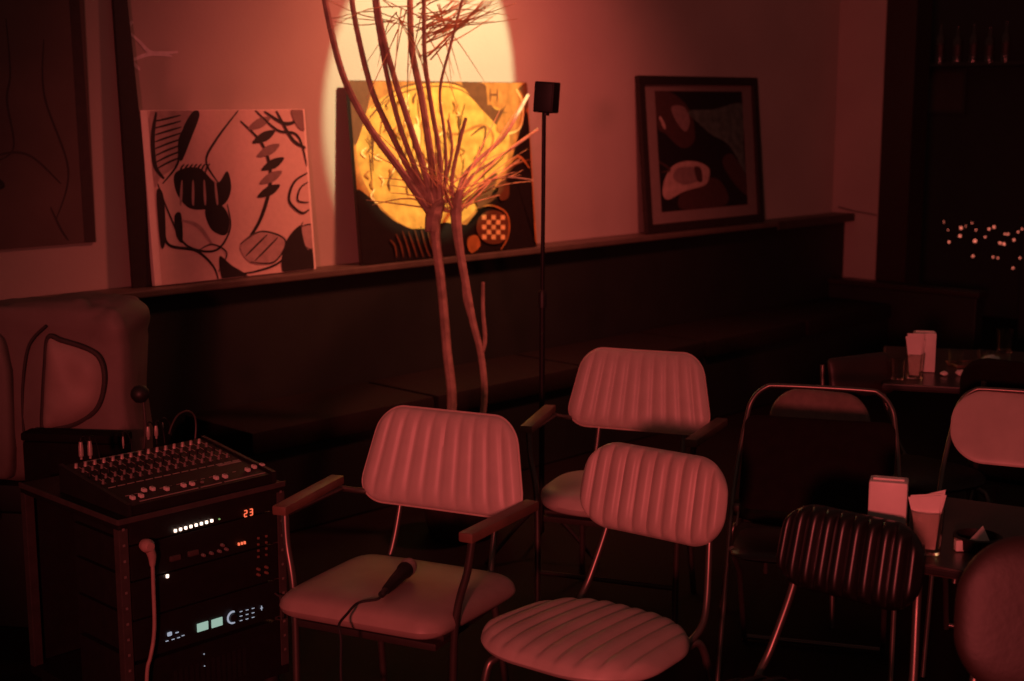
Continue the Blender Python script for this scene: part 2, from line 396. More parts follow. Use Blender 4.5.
# big dark poster at the left edge
sp, _, zpst = on_t(96, 242, .012)
pw = 1.25; ph = 1.55
po = thing('wall_poster', 'large dark old poster hanging on the wall at the upper left', 'poster', wallm(sp - pw, .004, zpst))
mb = MB(); mb.box((pw / 2, -.004, ph / 2), (pw, .006, ph), m=M['poster']); mb.build('sheet', parent=po, smooth=False)
A = Art(pw, ph)
def zp(x, y): return (1 - (96 - x) / 1414 * 5.2 / pw / .75, (242 - y) / 1414 * 5.0 / ph)
PL = M['posterline_shade']
for q in ([(30, 0), (31, 55), (27, 85), (30, 135), (12, 150)], [(60, 20), (58, 80), (75, 160), (62, 215)], [(0, 150), (25, 140), (45, 145), (68, 175)], [(58, 200), (66, 225), (72, 238)]): S(q, .006, PL)
B([(-8, 150), (8, 160), (20, 170), (18, 178), (-6, 176)], M['ink'])
A.fill([zp(82, -140), zp(90, -140), zp(96, 242), zp(86, 242)], PL, False)  # shadow strip painted down the poster's right edge
A.mb.build('drawing_and_shade', parent=po, matrix=Matrix.Translation((0, -.0075, 0)), smooth=False)
# smoke smear painted flat on the wall in place of airborne smoke
A = Art(1, 1); 
def zp(x, y):
    s, t, z = on_t(x, y, .002); return (s + .95, z - 1.6)
for q in ([(125, 33), (130, 24), (133, 22)], [(126, 30), (140, 42), (150, 52), (165, 53), (178, 52)], [(129, 62), (140, 57), (152, 54), (172, 56)], [(132, 62), (140, 70)]): S(q, .016, M['smear'])
tag(A.mb.build('smoke_smear', matrix=wallm(-.95, .002, 1.6), smooth=False), 'faint pale smear standing in for smoke wisps above the line canvas', 'smoke wisp')

# ------------------------------------------------------------------ cushions and chairs
def cushion(w, h, d, ribs=0, rad=.3, taper=0, curve=0, amp=.006, nu=120, nv=30, flat_back=.35, dome=0, k=5):
    """pad in the x-z plane, front bulging to -y"""
    bm = bmesh.new(); a, b = w / 2, h / 2; r = min(rad * min(a, b) * 2, min(a, b) * .999)
    def zmax(x):
        q = max(abs(x) - (a - r), 0); return b - r + math.sqrt(max(r * r - q * q, 0))
    def pt(u, v, side):
        x = a * u; z = zmax(x) * v
        e = (max(0, 1 - abs(u) ** k) * max(0, 1 - abs(v) ** k)) ** .5
        depth = d / 2 * e
        if side < 0:
            depth += dome * (1 - u * u) * (1 - v * v)
            if ribs:
                c = abs(math.cos(PI * (x + a) / (2 * a) * ribs)); fv = min(1, (1 - abs(v)) * 6) * min(1, (1 - abs(u)) * 12)
                depth += (amp * (1 - c ** 3) - amp * .7 * c ** 12) * fv
        else: depth *= flat_back * 2
        return Vector((x * (1 - taper * z / b), side * depth + curve * -(x * x), z))
    U = [math.sin(i / nu * PI - PI / 2) * .5 + (i / nu * 2 - 1) * .5 for i in range(nu + 1)]
    V = [math.sin(i / nv * PI - PI / 2) * .5 + (i / nv * 2 - 1) * .5 for i in range(nv + 1)]
    for side in (-1, 1):
        grid = [[bm.verts.new(pt(u, v, side)) for v in V] for u in U]
        for i in range(nu):
            for j in range(nv):
                q = (grid[i][j], grid[i + 1][j], grid[i + 1][j + 1], grid[i][j + 1])
                bm.faces.new(q if side < 0 else q[::-1])
    bmesh.ops.remove_doubles(bm, verts=bm.verts, dist=1e-5)
    mb = MB(); mb.bm.free(); mb.bm = bm
    out = [pt(u, 1, -1) for u in U] + [pt(u, -1, -1) for u in U[::-1]]
    return mb, out
def loop_tube(mb, pts, r, m, off=(0, 0, 0)):
    P = [Vector(p) + Vector(off) for p in pts]; mb.tube(P + [P[0]], r, m=m, n=6, smooth=False, caps=False); return mb

def chair_matrix(px, py, zb, yb, th, scale=1.0):
    P = at_height(px, py, zb * scale); a = R_(th); back = Vector((-math.sin(a), math.cos(a), 0))
    pos = Vector(P) - back * yb * scale; pos.z = 0
    return Matrix.Translation(pos) @ Matrix.Rotation(a, 4, 'Z') @ Matrix.Diagonal((scale, scale, scale, 1))

def armchair(label, mx, vinyl, seatm, ribs_seat=0, seat_round=.14, group=None):
    t = thing('armchair', label, 'armchair', mx, group)
    c, ol = cushion(.485, .285, .055, ribs=10, rad=.27, taper=.12, curve=.30, amp=.0034)
    bk = c.build('backrest', vinyl, t, Matrix.Translation((0, .245, .727)) @ Matrix.Rotation(R_(-14), 4, 'X'))
    p = MB(); loop_tube(p, ol, .0035, None); p.build('piping', M['piping'], bk)
    c, ol = cushion(.515, .50, .095, ribs=ribs_seat, rad=seat_round, taper=.04, amp=.006, dome=.008, k=8)
    c.build('seat', seatm, t, Matrix.Translation((0, -.045, .412)) @ Matrix.Rotation(R_(-93), 4, 'X') @ Matrix.Rotation(PI, 4, 'Y') @ Matrix.Rotation(0, 4, 'Z'))
    f = MB(); f.box((0, -.02, .362), (.42, .40, .02), m=M['tubedark'], bevel=.004)
    f.tube([(-.21, .2, .375), (-.21, -.18, .375), (.21, -.18, .375), (.21, .2, .375)], .009, m=M['tubedark'], smooth=False); f.build('seat_frame', parent=t)
    for s in (-1, 1):
        xa = s * .285
        f = MB(); f.box((0, 0, 0), (.042, .35, .026), m=M['armwood'], bevel=.005); f.build('armrest', parent=t, matrix=Matrix.Translation((xa + s * .012, -.015, .657)) @ Matrix.Rotation(R_(-s * 5), 4, 'Z'))
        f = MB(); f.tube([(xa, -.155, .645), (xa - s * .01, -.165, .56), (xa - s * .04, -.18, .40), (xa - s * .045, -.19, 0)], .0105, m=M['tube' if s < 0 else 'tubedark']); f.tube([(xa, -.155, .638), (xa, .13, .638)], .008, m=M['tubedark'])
        f.build('leg', parent=t)
        f = MB(); f.tube([(xa + s * .01, .13, .64), (xa - s * .02, .19, .62), (s * .20, .235, .61)], .009, m=M['tube']); f.build('armrest_bracket', parent=t)
        f = MB(); f.tube([(s * .15, .275, .80), (s * .155, .262, .62), (s * .165, .20, .43), (s * .20, .15, .37)], .0095, m=M['tube']); f.build('back_post', parent=t)
        f = MB(); f.tube([(s * .19, .16, .38), (s * .21, .235, 0)], .0105, m=M['tube']); f.build('leg', parent=t)
    f = MB(); f.tube([(-.24, -.185, .16), (.24, -.185, .16)], .008, m=M['tubedark']); f.build('stretcher', parent=t)
    return t
def side_chair(label, mx, vinyl, seatm, ribs=10, bh=.235, bw=.445, rad=.42, taper=.02, group=None, tubem=None, amp=.006):
    tm = tubem or M['tube']
    t = thing('side_chair', label, 'chair', mx, group)
    c, ol = cushion(bw, bh, .06, ribs=ribs, rad=rad, taper=taper, curve=.30, amp=amp)
    bk = c.build('backrest', vinyl, t, Matrix.Translation((0, .245, .72)) @ Matrix.Rotation(R_(-14), 4, 'X'))
    c, ol = cushion(bw * 1.12, .48, .07, ribs=ribs, rad=.42, taper=-.06, amp=amp, dome=.01, k=6)
    c.build('seat', seatm, t, Matrix.Translation((0, -.07, .408)) @ Matrix.Rotation(R_(-92), 4, 'X') @ Matrix.Rotation(PI, 4, 'Y'))
    f = MB(); f.tube([(-.17, .16, .37), (-.17, -.17, .365), (.17, -.17, .365), (.17, .16, .37)], .0095, m=tm, smooth=False); f.box((0, 0, .370), (.33, .3, .012), m=M['tubedark']); f.build('seat_frame', parent=t)
    for s in (-1, 1):
        f = MB(); f.tube([(s * .15, .283, .77), (s * .155, .268, .63), (s * .18, .215, .47), (s * .188, .175, .41), (s * .175, .12, .375)], .0095, m=tm); f.build('back_post', parent=t)
        f = MB(); f.tube([(s * .175, -.13, .37), (s * .20, -.185, .35), (s * .215, -.215, .30), (s * .235, -.25, 0)], .0105, m=tm); f.build('leg', parent=t)
        f = MB(); f.tube([(s * .175, .13, .37), (s * .20, .175, .34), (s * .225, .25, 0)], .0105, m=tm); f.build('leg', parent=t)
    return t
def folding_chair(label, mx, padm, full=False, w=.45, H=.80, pad_lo=.42, pad_hi=.66):
    t = thing('folding_chair', label, 'folding chair', mx)
    a = w / 2
    # back hoop: runs from the front feet up round the top
    pts = [(-a, -.20, 0), (-a, -.02, .34), (-a, .09, .55), (-a + .022, .19, H - .11), (-a + .038, .215, H - .045), (-a + .075, .232, H - .008), (-a + .125, .235, H), (a - .125, .235, H), (a - .075, .232, H - .008), (a - .038, .215, H - .045), (a - .022, .19, H - .11), (a, .09, .55), (a, -.02, .34), (a, -.20, 0)]
    f = MB(); f.tube(pts, .008, m=M['tube']); f.build('back_hoop', parent=t)
    zc = (pad_lo + pad_hi) / 2; hh = pad_hi - pad_lo; yc = .09 + (zc - .55) / (H - .08 - .55) * .11
    ang = math.atan2(.11, H - .63)
    c, ol = cushion(w - (.04 if not full else .03), hh / math.cos(ang) * 1.0, .016, rad=.12 if not full else .45, taper=0, curve=.2)
    c.build('backrest', padm, t, Matrix.Translation((0, yc - .004, zc)) @ Matrix.Rotation(-ang, 4, 'X'))
    c, ol = cushion(w - .05, .36, .045, rad=.22); c.build('seat', M['blackv'], t, Matrix.Translation((0, -.06, .43)) @ Matrix.Rotation(R_(-92), 4, 'X') @ Matrix.Rotation(PI, 4, 'Y'))
    f = MB(); f.tube([(-a + .03, .25, .0), (-a + .03, .05, .30), (-a + .03, -.16, .44)], .009, m=M['tube'], smooth=False); f.tube([(a - .03, .25, .0), (a - .03, .05, .30), (a - .03, -.16, .44)], .009, m=M['tube'], smooth=False)
    f.tube([(-a + .03, .245, .015), (a - .03, .245, .015)], .008, m=M['tube']); f.build('rear_leg_frame', parent=t)
    for s in (-1, 1):
        f = MB(); f.box((s * (a - .012), .07, .50), (.022, .03, .02), m=M['tube'], bevel=.003); f.tube([(s * (a - .02), .07, .50), (s * (a - .02), .02, .455)], .004, m=M['tube']); f.build('hinge', parent=t)
    return t

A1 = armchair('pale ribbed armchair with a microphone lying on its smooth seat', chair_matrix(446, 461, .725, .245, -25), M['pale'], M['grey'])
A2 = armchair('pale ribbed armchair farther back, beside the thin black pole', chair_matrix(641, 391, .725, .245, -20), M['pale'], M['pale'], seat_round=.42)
C1 = side_chair('armless chair with pale ribbed seat and rounded ribbed backrest', chair_matrix(655, 493, .72, .245, -37), M['pale2'], M['pale2'])
D1 = side_chair('black ribbed armless chair in front of the white napkin box', chair_matrix(851, 556, .72, .245, -42), M['blackv'], M['blackv'], amp=.009, bw=.365, bh=.20)
E1 = folding_chair('steel folding chair with low black backrest pad behind the near table', chair_matrix(822, 388, .86, .235, -16), M['blackc'], w=.50, H=.86, pad_lo=.50, pad_hi=.77)
F1 = folding_chair('steel folding chair with pale rounded backrest panel beyond the ashtray', chair_matrix(1026, 392, .83, .235, -22), M['pale2'], full=True, w=.47, H=.83, pad_lo=.61, pad_hi=.825)
G1 = side_chair('dull brown smooth chair back, cropped at the lower corner by the ashtray', chair_matrix(1062, 640, .68, .245, -14), M['brown'], M['brown'], ribs=0, bh=.33, bw=.42)
H1 = side_chair('black chair back between the far table and the pale folding chair', chair_matrix(1030, 394, .735, .245, 146), M['blackc'], M['blackc'], ribs=0, bh=.27, bw=.50)
I1 = side_chair('brown square-backed chair against the near end of the far table', chair_matrix(859, 376, .72, .245, 30), M['brown'], M['brown'], ribs=0, bw=.31, bh=.16, rad=.12)
J1 = side_chair('pale round-topped chair back seen through the open folding chair', chair_matrix(820, 424, .71, .245, -30, .84), M['dull'], M['blackc'], ribs=0, bh=.27, rad=.49)

# microphone on the armchair seat
q = [Vector(at_height(x, y, z)) for x, y, z in ((408, 567, .50), (399, 576, .497), (386, 590, .492))]
ax = (q[2] - q[0]).normalized()
mic = thing('microphone', 'black handheld microphone lying on the pale armchair seat', 'microphone', Matrix.Translation(q[0]) @ ax.to_track_quat('Z', 'Y').to_matrix().to_4x4())
mb = MB(); mb.lathe([(0, -.027), (.012, -.025), (.021, -.015), (.0245, 0), (.0235, .012), (.019, .022), (0, .022)], m=M['mesh']); mb.build('grille', parent=mic)['label'] = 'silver ball grille'
mb = MB(); mb.lathe([(0, .02), (.0225, .02), (.0225, .028), (.019, .034), (.0165, .10), (.012, .165), (.010, .17), (0, .17)], m=M['blackm']); mb.build('handle', parent=mic)
mb = MB(); mb.lathe([(0, .168), (.009, .168), (.009, .20), (.004, .205), (0, .205)], m=M['black']); mb.build('connector', parent=mic)
e0 = q[0] + ax * .20
cp = [e0, e0 + ax * .03 + Vector((0, 0, .0)), Vector(at_height(358, 603, .478)), Vector(at_height(347, 614, .475)), Vector(at_height(342, 622, .465)) + Vector((-.005, -.02, 0)), Vector(at_depth(341, 640, 3.50)), Vector(at_depth(345, 700, 3.5)), Vector(at_depth(380, 800, 3.9))]
cp[-1].z = .02
mb = MB(); mb.tube(cp, .0035, m=M['rubber']); tag(mb.build('microphone_cable'), 'black microphone cable hanging over the front of the armchair seat', 'cable')

# ------------------------------------------------------------------ stand with small black box
P = at_depth(543, 100, 5.2)
stnd = thing('pole_stand', 'thin black pole standing between the branches and the rear armchair', 'stand', Matrix.Translation((P[0], P[1], 0)))
mb = MB(); mb.tube([(0, 0, .10), (0, 0, 1.0)], .011, m=M['blackm']); mb.tube([(0, 0, 1.0), (.004, 0, 1.70)], .008, m=M['blackm']); mb.build('pole', parent=stnd)
mb = MB(); mb.lathe([(0, .98), (.017, .98), (.017, 1.03), (.012, 1.045), (0, 1.045)], m=M['black']); mb.build('clutch', parent=stnd)
for k in range(3):
    a = R_(90 + 120 * k); mb = MB(); mb.tube([(0, 0, .22), (.12 * math.cos(a), .12 * math.sin(a), .13), (.25 * math.cos(a), .25 * math.sin(a), .012)], .008, m=M['blackm']); mb.build('leg', parent=stnd)
spk = thing('small_speaker', 'small black box on top of the thin pole', 'speaker', Matrix.Translation((P[0] + .010, P[1], 1.70)) @ Matrix.Rotation(R_(-22), 4, 'Z') @ Matrix.Rotation(R_(4), 4, 'Y'))
mb = MB(); mb.box((0, 0, .060), (.078, .07, .112), m=M['blackm'], bevel=.006); mb.build('cabinet', parent=spk)
mb = MB(); mb.box((0, -.037, .060), (.066, .004, .10), m=M['black'], bevel=.001); mb.build('grille', parent=spk)
mb = MB(); mb.lathe([(0, -.006), (.014, -.006), (.014, .005), (0, .005)], m=M['black']); mb.build('mount', parent=spk)

# ------------------------------------------------------------------ branching plant
BD = 5.75
def bp(x, y, d=BD): return Vector(at_depth(x, y, d))
base = bp(478, 560); base.z = 0
base = Vector(at_depth(462, 470, BD)); base.z = 0
pl = thing('potted_branches', 'tall bare branching plant with dry needle leaves before the round pool of light', 'plant', Matrix.Translation(base))
IM = Matrix.Translation(-base)
def PT(mb, pts, r, m, n=8, steps=5): mb.tube([IM @ p for p in pts], r, m=m, n=n, steps=steps)
mb = MB(); mb.lathe([(0, 0), (.13, 0), (.15, .05), (.165, .26), (.175, .27), (.175, .30), (.155, .30), (.15, .26), (0, .26)], m=M['pot'], n=32); mb.build('pot', parent=pl)
mb = MB(); mb.lathe([(0, .275), (.10, .27), (.15, .262)], m=M['soil'], n=24); mb.build('soil', parent=pl)
rt = lambda dx: base + Vector((dx, 0, .25))
mb = MB(); PT(mb, [rt(-.07), bp(452, 405), bp(447, 350), bp(442, 290), bp(436, 240), bp(434, 215)], [.021, .020, .019, .019, .020, .028], M['bark']); PT(mb, [bp(432, 232), bp(434, 215), bp(442, 200)], [.028, .035, .018], M['bark']); mb.build('trunk', parent=pl)
mb = MB(); PT(mb, [rt(.03), bp(484, 405), bp(481, 355), bp(473, 322), bp(466, 285), bp(459, 245), bp(456, 212), bp(460, 190)], [.014, .013, .014, .015, .016, .018, .024, .014], M['bark'])
PT(mb, [bp(481, 355), bp(485, 340), bp(483, 310), bp(483, 282)], [.010, .009, .008, .007], M['bark']); PT(mb, [bp(463, 275), bp(466, 300), bp(474, 330)], [.006, .012, .006], M['bark']); mb.build('trunk', parent=pl)
br = [
    ([(434, 215), (424, 170), (408, 120), (395, 80), (382, 30), (372, -30)], .012),
    ([(436, 212), (431, 160), (422, 100), (412, 50), (410, 0), (409, -40)], .0135),
    ([(438, 210), (440, 160), (432, 110), (425, 60), (424, 10), (424, -40)], .009),
    ([(434, 212), (416, 170), (398, 120), (386, 70), (377, 20), (372, -20)], .010),
    ([(433, 214), (412, 175), (392, 135), (372, 90), (357, 30), (349, -20)], .012),
    ([(432, 216), (402, 172), (370, 128), (345, 80), (330, 25), (318, -40)], .014),
    ([(440, 205), (446, 170), (444, 130), (440, 90), (452, 40), (470, -30)], .006),
    ([(456, 212), (462, 180), (478, 160), (505, 135), (528, 95)], .009),
    ([(457, 212), (468, 180), (495, 160), (538, 130)], .006),
    ([(458, 215), (475, 195), (500, 178), (533, 180)], .004),
    ([(455, 212), (452, 180), (460, 140), (466, 118)], .008),
    ([(455, 212), (445, 190), (452, 150), (448, 120)], .006),
]
for pts, r in br:
    d = BD + random.uniform(-.10, .08) + (.75 if pts[-1][0] > 500 else 0); mb = MB()
    PT(mb, [bp(x, y, BD + (d - BD) * i / (len(pts) - 1)) for i, (x, y) in enumerate(pts)], [r * (1.2 - .30 * i / (len(pts) - 1)) for i in range(len(pts))], M['bark'], n=7); mb.build('branch', parent=pl)
mb = MB()
def leaf(x0, y0, x1, y1, sag, d0, r=.0028):
    d1 = d0 + random.uniform(-.15, .15) + max(0, (x1 - 440) / 85) * .80 * (1 if y1 > 60 else 0)
    P0, P2 = bp(x0, y0, d0), bp(x1, y1, d1); P1 = (P0 + P2) / 2 + Vector((0, 0, sag)); PT(mb, [P0, P1, P2], [r, r * .8, r * .25], M['needle'], n=5, steps=4)
for k in range(26):   # upper spray to the right and left at the top of the frame
    x0 = random.uniform(415, 430); y0 = random.uniform(-8, 42)
    x1 = random.uniform(460, 512); y1 = random.uniform(-30, 24); leaf(x0, y0, x1, y1, random.uniform(-.03, .03), BD + random.uniform(-.05, .05))
for k in range(10):
    x0 = random.uniform(385, 425); y0 = random.uniform(-5, 30); leaf(x0, y0, random.uniform(305, 375), random.uniform(-10, 100), random.uniform(-.02, .05), BD)
for k in range(14):
    x0 = random.uniform(395, 440); y0 = random.uniform(0, 40); leaf(x0, y0, x0 + random.uniform(-30, 60), y0 + random.uniform(45, 95), random.uniform(.0, .05), BD)
for k in range(12): leaf(random.uniform(420, 432), random.uniform(20, 60), random.uniform(485, 520), random.uniform(-25, 20), random.uniform(-.03, .01), BD, .0035)
for k in range(30):   # lower rosette
    x0 = random.uniform(432, 468); y0 = random.uniform(190, 215); an = R_(random.uniform(20, 165)); l = random.uniform(50, 105)
    leaf(x0, y0, x0 + l * math.cos(an), y0 - l * math.sin(an) * random.uniform(.6, 1), random.uniform(0, .03), BD, .0032)
for x1, y1 in ((527, 95), (538, 128), (533, 181), (500, 110), (512, 150), (372, 205), (366, 200), (380, 178), (500, 195), (520, 160)): leaf(450, 212, x1, y1, random.uniform(0, .05), BD, .0042)
mb.build('needle_leaves', parent=pl)['kind'] = 'stuff'

# ------------------------------------------------------------------ equipment rack (frame: s along the front, t toward the room)
RS0, RS1, RT0, RT1, RZ = -1.965, -1.41, 1.40, 1.845, .625
sc_, tc_ = (RS0 + RS1) / 2, (RT0 + RT1) / 2; rw, rd = RS1 - RS0, RT1 - RT0
# recompute against the current wall frame
_a = st(at_height(118, 520, .64)); RS0 = _a[0]; RT1 = _a[1]; _b = st(at_height(288, 482, .64)); RS1 = _b[0]; RT0 = RT1 - .55
sc_, tc_ = (RS0 + RS1) / 2, (RT0 + RT1) / 2; rw, rd = RS1 - RS0, RT1 - RT0
rk = thing('equipment_rack', 'black open equipment rack carrying the mixing desk', 'rack', wallm(sc_, tc_, 0))
mb = MB(); mb.box((0, 0, .622), (rw, rd, .030), m=M['blackm'], bevel=.004); mb.build('top_panel', parent=rk, smooth=False)
mb = MB(); mb.box((0, -rd / 2 - .001, .632), (rw + .004, .006, .016), m=M['case'], bevel=.002); mb.box((-rw / 2 - .001, 0, .632), (.006, rd, .016), m=M['case'], bevel=.002); mb.build('edge_trim', parent=rk, smooth=False)
mb = MB(); mb.box((0, 0, .06), (rw, rd, .03), m=M['blackm'], bevel=.004); mb.build('bottom_panel', parent=rk, smooth=False)
for sx in (-1, 1):
    for sy in (-1, 1):
        mb = MB(); mb.box((sx * (rw / 2 - .014), sy * (rd / 2 - .014), .34), (.028, .028, .54), m=M['case'], bevel=.002)
        if sy < 0:
            for k in range(12): mb.box((sx * (rw / 2 - .014), -rd / 2 - .0005, .12 + k * .0445), (.007, .002, .007), m=M['knob'])
        mb.build('post', parent=rk, smooth=False)
        mb = MB(); mb.lathe([(0, 0), (.012, 0), (.024, .012), (.024, .03), (.012, .045), (0, .045)], m=M['rubber']); mb.build('foot', parent=rk, matrix=Matrix.Translation((sx * (rw / 2 - .04), sy * (rd / 2 - .04), 0)))
mb = MB(); mb.box((0, rd / 2 - .006, .34), (rw - .06, .006, .52), m=M['black']); mb.build('back_panel', parent=rk, smooth=False)
# rack units
FT = RT1 + .004
def dev(name, label, cat, ytop, ybot, xm=205):
    zt = on_t(xm, ytop, FT)[2]; zb = on_t(xm, ybot, FT)[2]
    t = thing(name, label, cat, wallm(sc_, FT, zb))
    h = zt - zb - .002; w = rw - .062
    mb = MB(); mb.box((0, .17, h / 2), (w - .03, .32, h - .004), m=M['black']); mb.build('chassis', parent=t, smooth=False)
    mb = MB(); mb.box((0, .006, h / 2), (w, .006, h), m=M['blackm'], bevel=.001); mb.build('front_panel', parent=t, smooth=False)
    def loc(x, y):
        s, _, z = on_t(x, y, FT); return (s - sc_, -.0, z - zb)
    return t, loc, h, w
def dots(t, loc, name, pts, size, m, depth=.006):
    for (x, y) in pts:
        mb = MB(); c = loc(x, y); mb.box((c[0], .001 - depth / 2, c[2]), (size[0], depth, size[1]), m=m, bevel=min(size) * .25); mb.build(name, parent=t, smooth=False)
def knobs(t, loc, pts, r, m=None, l=.012):
    for (x, y) in pts:
        c = loc(x, y); mb = MB(); mb.lathe([(0, 0), (r, 0), (r, l * .7), (r * .8, l), (0, l)], mt=Matrix.Translation((c[0], .003, c[2])) @ Matrix.Rotation(PI / 2, 4, 'X'), m=m or M['knob'], n=12); mb.build('knob', parent=t)
u1, l1, h_, w_ = dev('power_conditioner', 'rack unit with a row of white lights and a lit number 23', 'audio unit', 503, 527)
dots(u1, l1, 'indicator_light', [(175 + k * 5.2, 530.6 - k * 1.42) for k in range(8)], (.008, .009), M['led'])
dots(u1, l1, 'green_light', [(219, 519)], (.004, .004), M['ledg'])
# digits 2 and 3
SEG = {'2': 'abged', '3': 'abgcd'}
def digit(mb, ch, cx, cz, w=.009, h=.018, y=-.001):
    segs = dict(a=(0, h / 2, 1), g=(0, 0, 1), d=(0, -h / 2, 1), b=(w / 2, h / 4, 0), c=(w / 2, -h / 4, 0), f=(-w / 2, h / 4, 0), e=(-w / 2, -h / 4, 0))
    for s in SEG[ch]:
        dx, dz_, hor = segs[s]; mb.box((cx + dx, y, cz + dz_), (w * .9, .002, .0028) if hor else (.0028, .002, h / 2 * .85), m=M['digit'])
mb = MB(); c = l1(245.5, 513.5); digit(mb, '2', c[0], c[2]); c = l1(251, 512); digit(mb, '3', c[0], c[2]); mb.build('number_display', parent=u1, smooth=False)
u2, l2, h_, w_ = dev('effects_unit', 'rack unit with small knobs, faint labels and a dim red readout', 'audio unit', 528, 562)
knobs(u2, l2, [(203, 555), (211, 553), (219, 551), (226, 549), (222, 545)], .005)
dots(u2, l2, 'label_panel', [(175, 558), (193, 553)], (.035, .016), mat('dim panel', (.07, .05, .045), .5), .004)
dots(u2, l2, 'readout_light', [(238.5, 544), (241.5, 543.2), (244.3, 542.5)], (.005, .008), M['ledr'])
u3, l3, h_, w_ = dev('signal_processor', 'rack unit with one white pilot light and two columns of buttons', 'audio unit', 563, 600)
dots(u3, l3, 'pilot_light', [(167, 576)], (.008, .010), M['led'])
bts = [(258 + 8 * j, 569 - 2 * j + k * 5.5) for j in range(2) for k in range(2)]
knobs(u3, l3, bts, .0045, M['armwood'])
dots(u2, l2, 'button', [(258 + 8 * j, 538 - 2 * j + k * 6.2) for j in range(2) for k in range(4)], (.007, .007), M['armwood'])
u4, l4, h_, w_ = dev('digital_interface', 'rack unit with two pale screens, a dial and cool white marks', 'audio unit', 601, 640)
for x, y in ((202.5, 626.5), (216.8, 622.4)):
    c = l4(x, y); mb = MB(); mb.box((c[0], -.001, c[2]), (.036, .003, .024), m=M['lcd']); mb.build('screen', parent=u4, smooth=False)
c = l4(232, 617); mb = MB(); pts = [(c[0] + .017 * math.cos(R_(a)), -.004, c[2] + .017 * math.sin(R_(a))) for a in range(70, 291, 20)]; mb.tube(pts, .0028, m=M['ledb'], n=6); mb.build('dial_ring', parent=u4)
mb = MB(); mb.lathe([(0, 0), (.013, 0), (.012, .014), (0, .014)], mt=Matrix.Translation((c[0], .003, c[2])) @ Matrix.Rotation(PI / 2, 4, 'X'), m=M['black'], n=20); mb.build('dial', parent=u4)
dots(u4, l4, 'mark_light', [(241 + 6 * i, 611.5 - 1.6 * i + 4.5 * j) for i in range(3) for j in range(3)], (.009, .0018), M['ledb'], .003)
dots(u4, l4, 'plus_mark', [(261.5, 608)], (.002, .014), M['ledb'], .003); dots(u4, l4, 'plus_mark', [(261.5, 608)], (.008, .002), M['ledb'], .0032)
dots(u4, l4, 'logo_light', [(169.5, 634)], (.014, .011), M['ledb'], .003); dots(u4, l4, 'text_light', [(177, 632.5)], (.010, .003), M['ledb'], .003)
dots(u4, l4, 'text_light', [(167, 641), (173, 639.3), (178.5, 637.6), (183, 635.5)], (.009, .002), M['ledb'], .003)
mb = MB(); c = l4(275, 606); mb.tube([(c[0], -.003, c[2] - .04), (c[0], -.03, c[2] - .035), (c[0], -.03, c[2] + .035), (c[0], -.003, c[2] + .04)], .003, m=M['case'], n=8, smooth=False); mb.build('rack_handle', parent=u4)
u5, l5, h_, w_ = dev('power_amplifier', 'black rack amplifier at the bottom with two tiny lights', 'amplifier', 643, 700)
dots(u5, l5, 'status_light', [(204, 654), (204.5, 666)], (.003, .003), M['ledb'], .003)
mb = MB()
for k in range(14): mb.box((-.12 + k * .018, .0025, h_ / 2 - .01), (.010, .002, h_ * .5), m=M['black'])
mb.build('vent_grille', parent=u5, smooth=False)
# pale power cable hanging down the rack front
CT = FT + .02
def cp_(x, y, dt=0): s, t, z = on_t(x, y, CT + dt); return W(s, CT + dt, z)
cb = thing('power_cable', 'pale plug and cable hanging down the front of the rack', 'cable', Matrix.Translation(cp_(148, 546)))
I2 = cb.matrix_basis.inverted()
mb = MB(); mb.lathe([(0, -.022), (.016, -.02), (.019, -.008), (.019, .004), (.012, .014), (0, .014)], mt=Matrix.Rotation(PI / 2 - WA, 4, 'Z') @ Matrix.Rotation(PI / 2, 4, 'X'), m=M['cable'], n=20)
mb.tube([I2 @ cp_(149, 548), I2 @ cp_(152, 556), I2 @ cp_(152.5, 566)], [.014, .012, .007], m=M['cable']); mb.build('plug', parent=cb)
mb = MB(); mb.tube([I2 @ p for p in [cp_(152.5, 560), cp_(153.5, 590), cp_(154.5, 620), cp_(153.5, 640), cp_(150.5, 657), cp_(147, 675), cp_(146, 740)]], .0055, m=M['cable']); mb.build('cord', parent=cb)

# ------------------------------------------------------------------ mixing desk
ms0, ms1 = RS0 + .035, RS1 - .022; mt1 = RT1 - .012; mt0 = mt1 - .36; z0 = .638; mw = ms1 - ms0; mdp = mt1 - mt0
zf, zr = .028, .075
mx = thing('mixing_desk', 'black audio mixing desk with knobs and pale faders on the rack', 'mixer', wallm((ms0 + ms1) / 2, (mt0 + mt1) / 2, z0))
prof = [(-mdp / 2, 0), (-mdp / 2, zf), (mdp / 2, zr), (mdp / 2, 0)]
mb = MB(); mb.prism([(-mw / 2 + .012, y, z) for y, z in prof], (mw - .024, 0, 0), m=M['blackm']); mb.build('body', parent=mx, smooth=False)
for s in (-1, 1):
    mb = MB(); mb.prism([(s * (mw / 2 - .006) - .006, y - (.004 if y < 0 else -.004), z + (.006 if z else 0)) for y, z in prof], (.012, 0, 0), m=M['black']); mb.build('end_cheek', parent=mx, smooth=False)
slope = math.atan2(zr - zf, mdp); MS = Matrix.Translation((0, -mdp / 2, zf)) @ Matrix.Rotation(slope, 4, 'X'); sl = math.hypot(mdp, zr - zf)
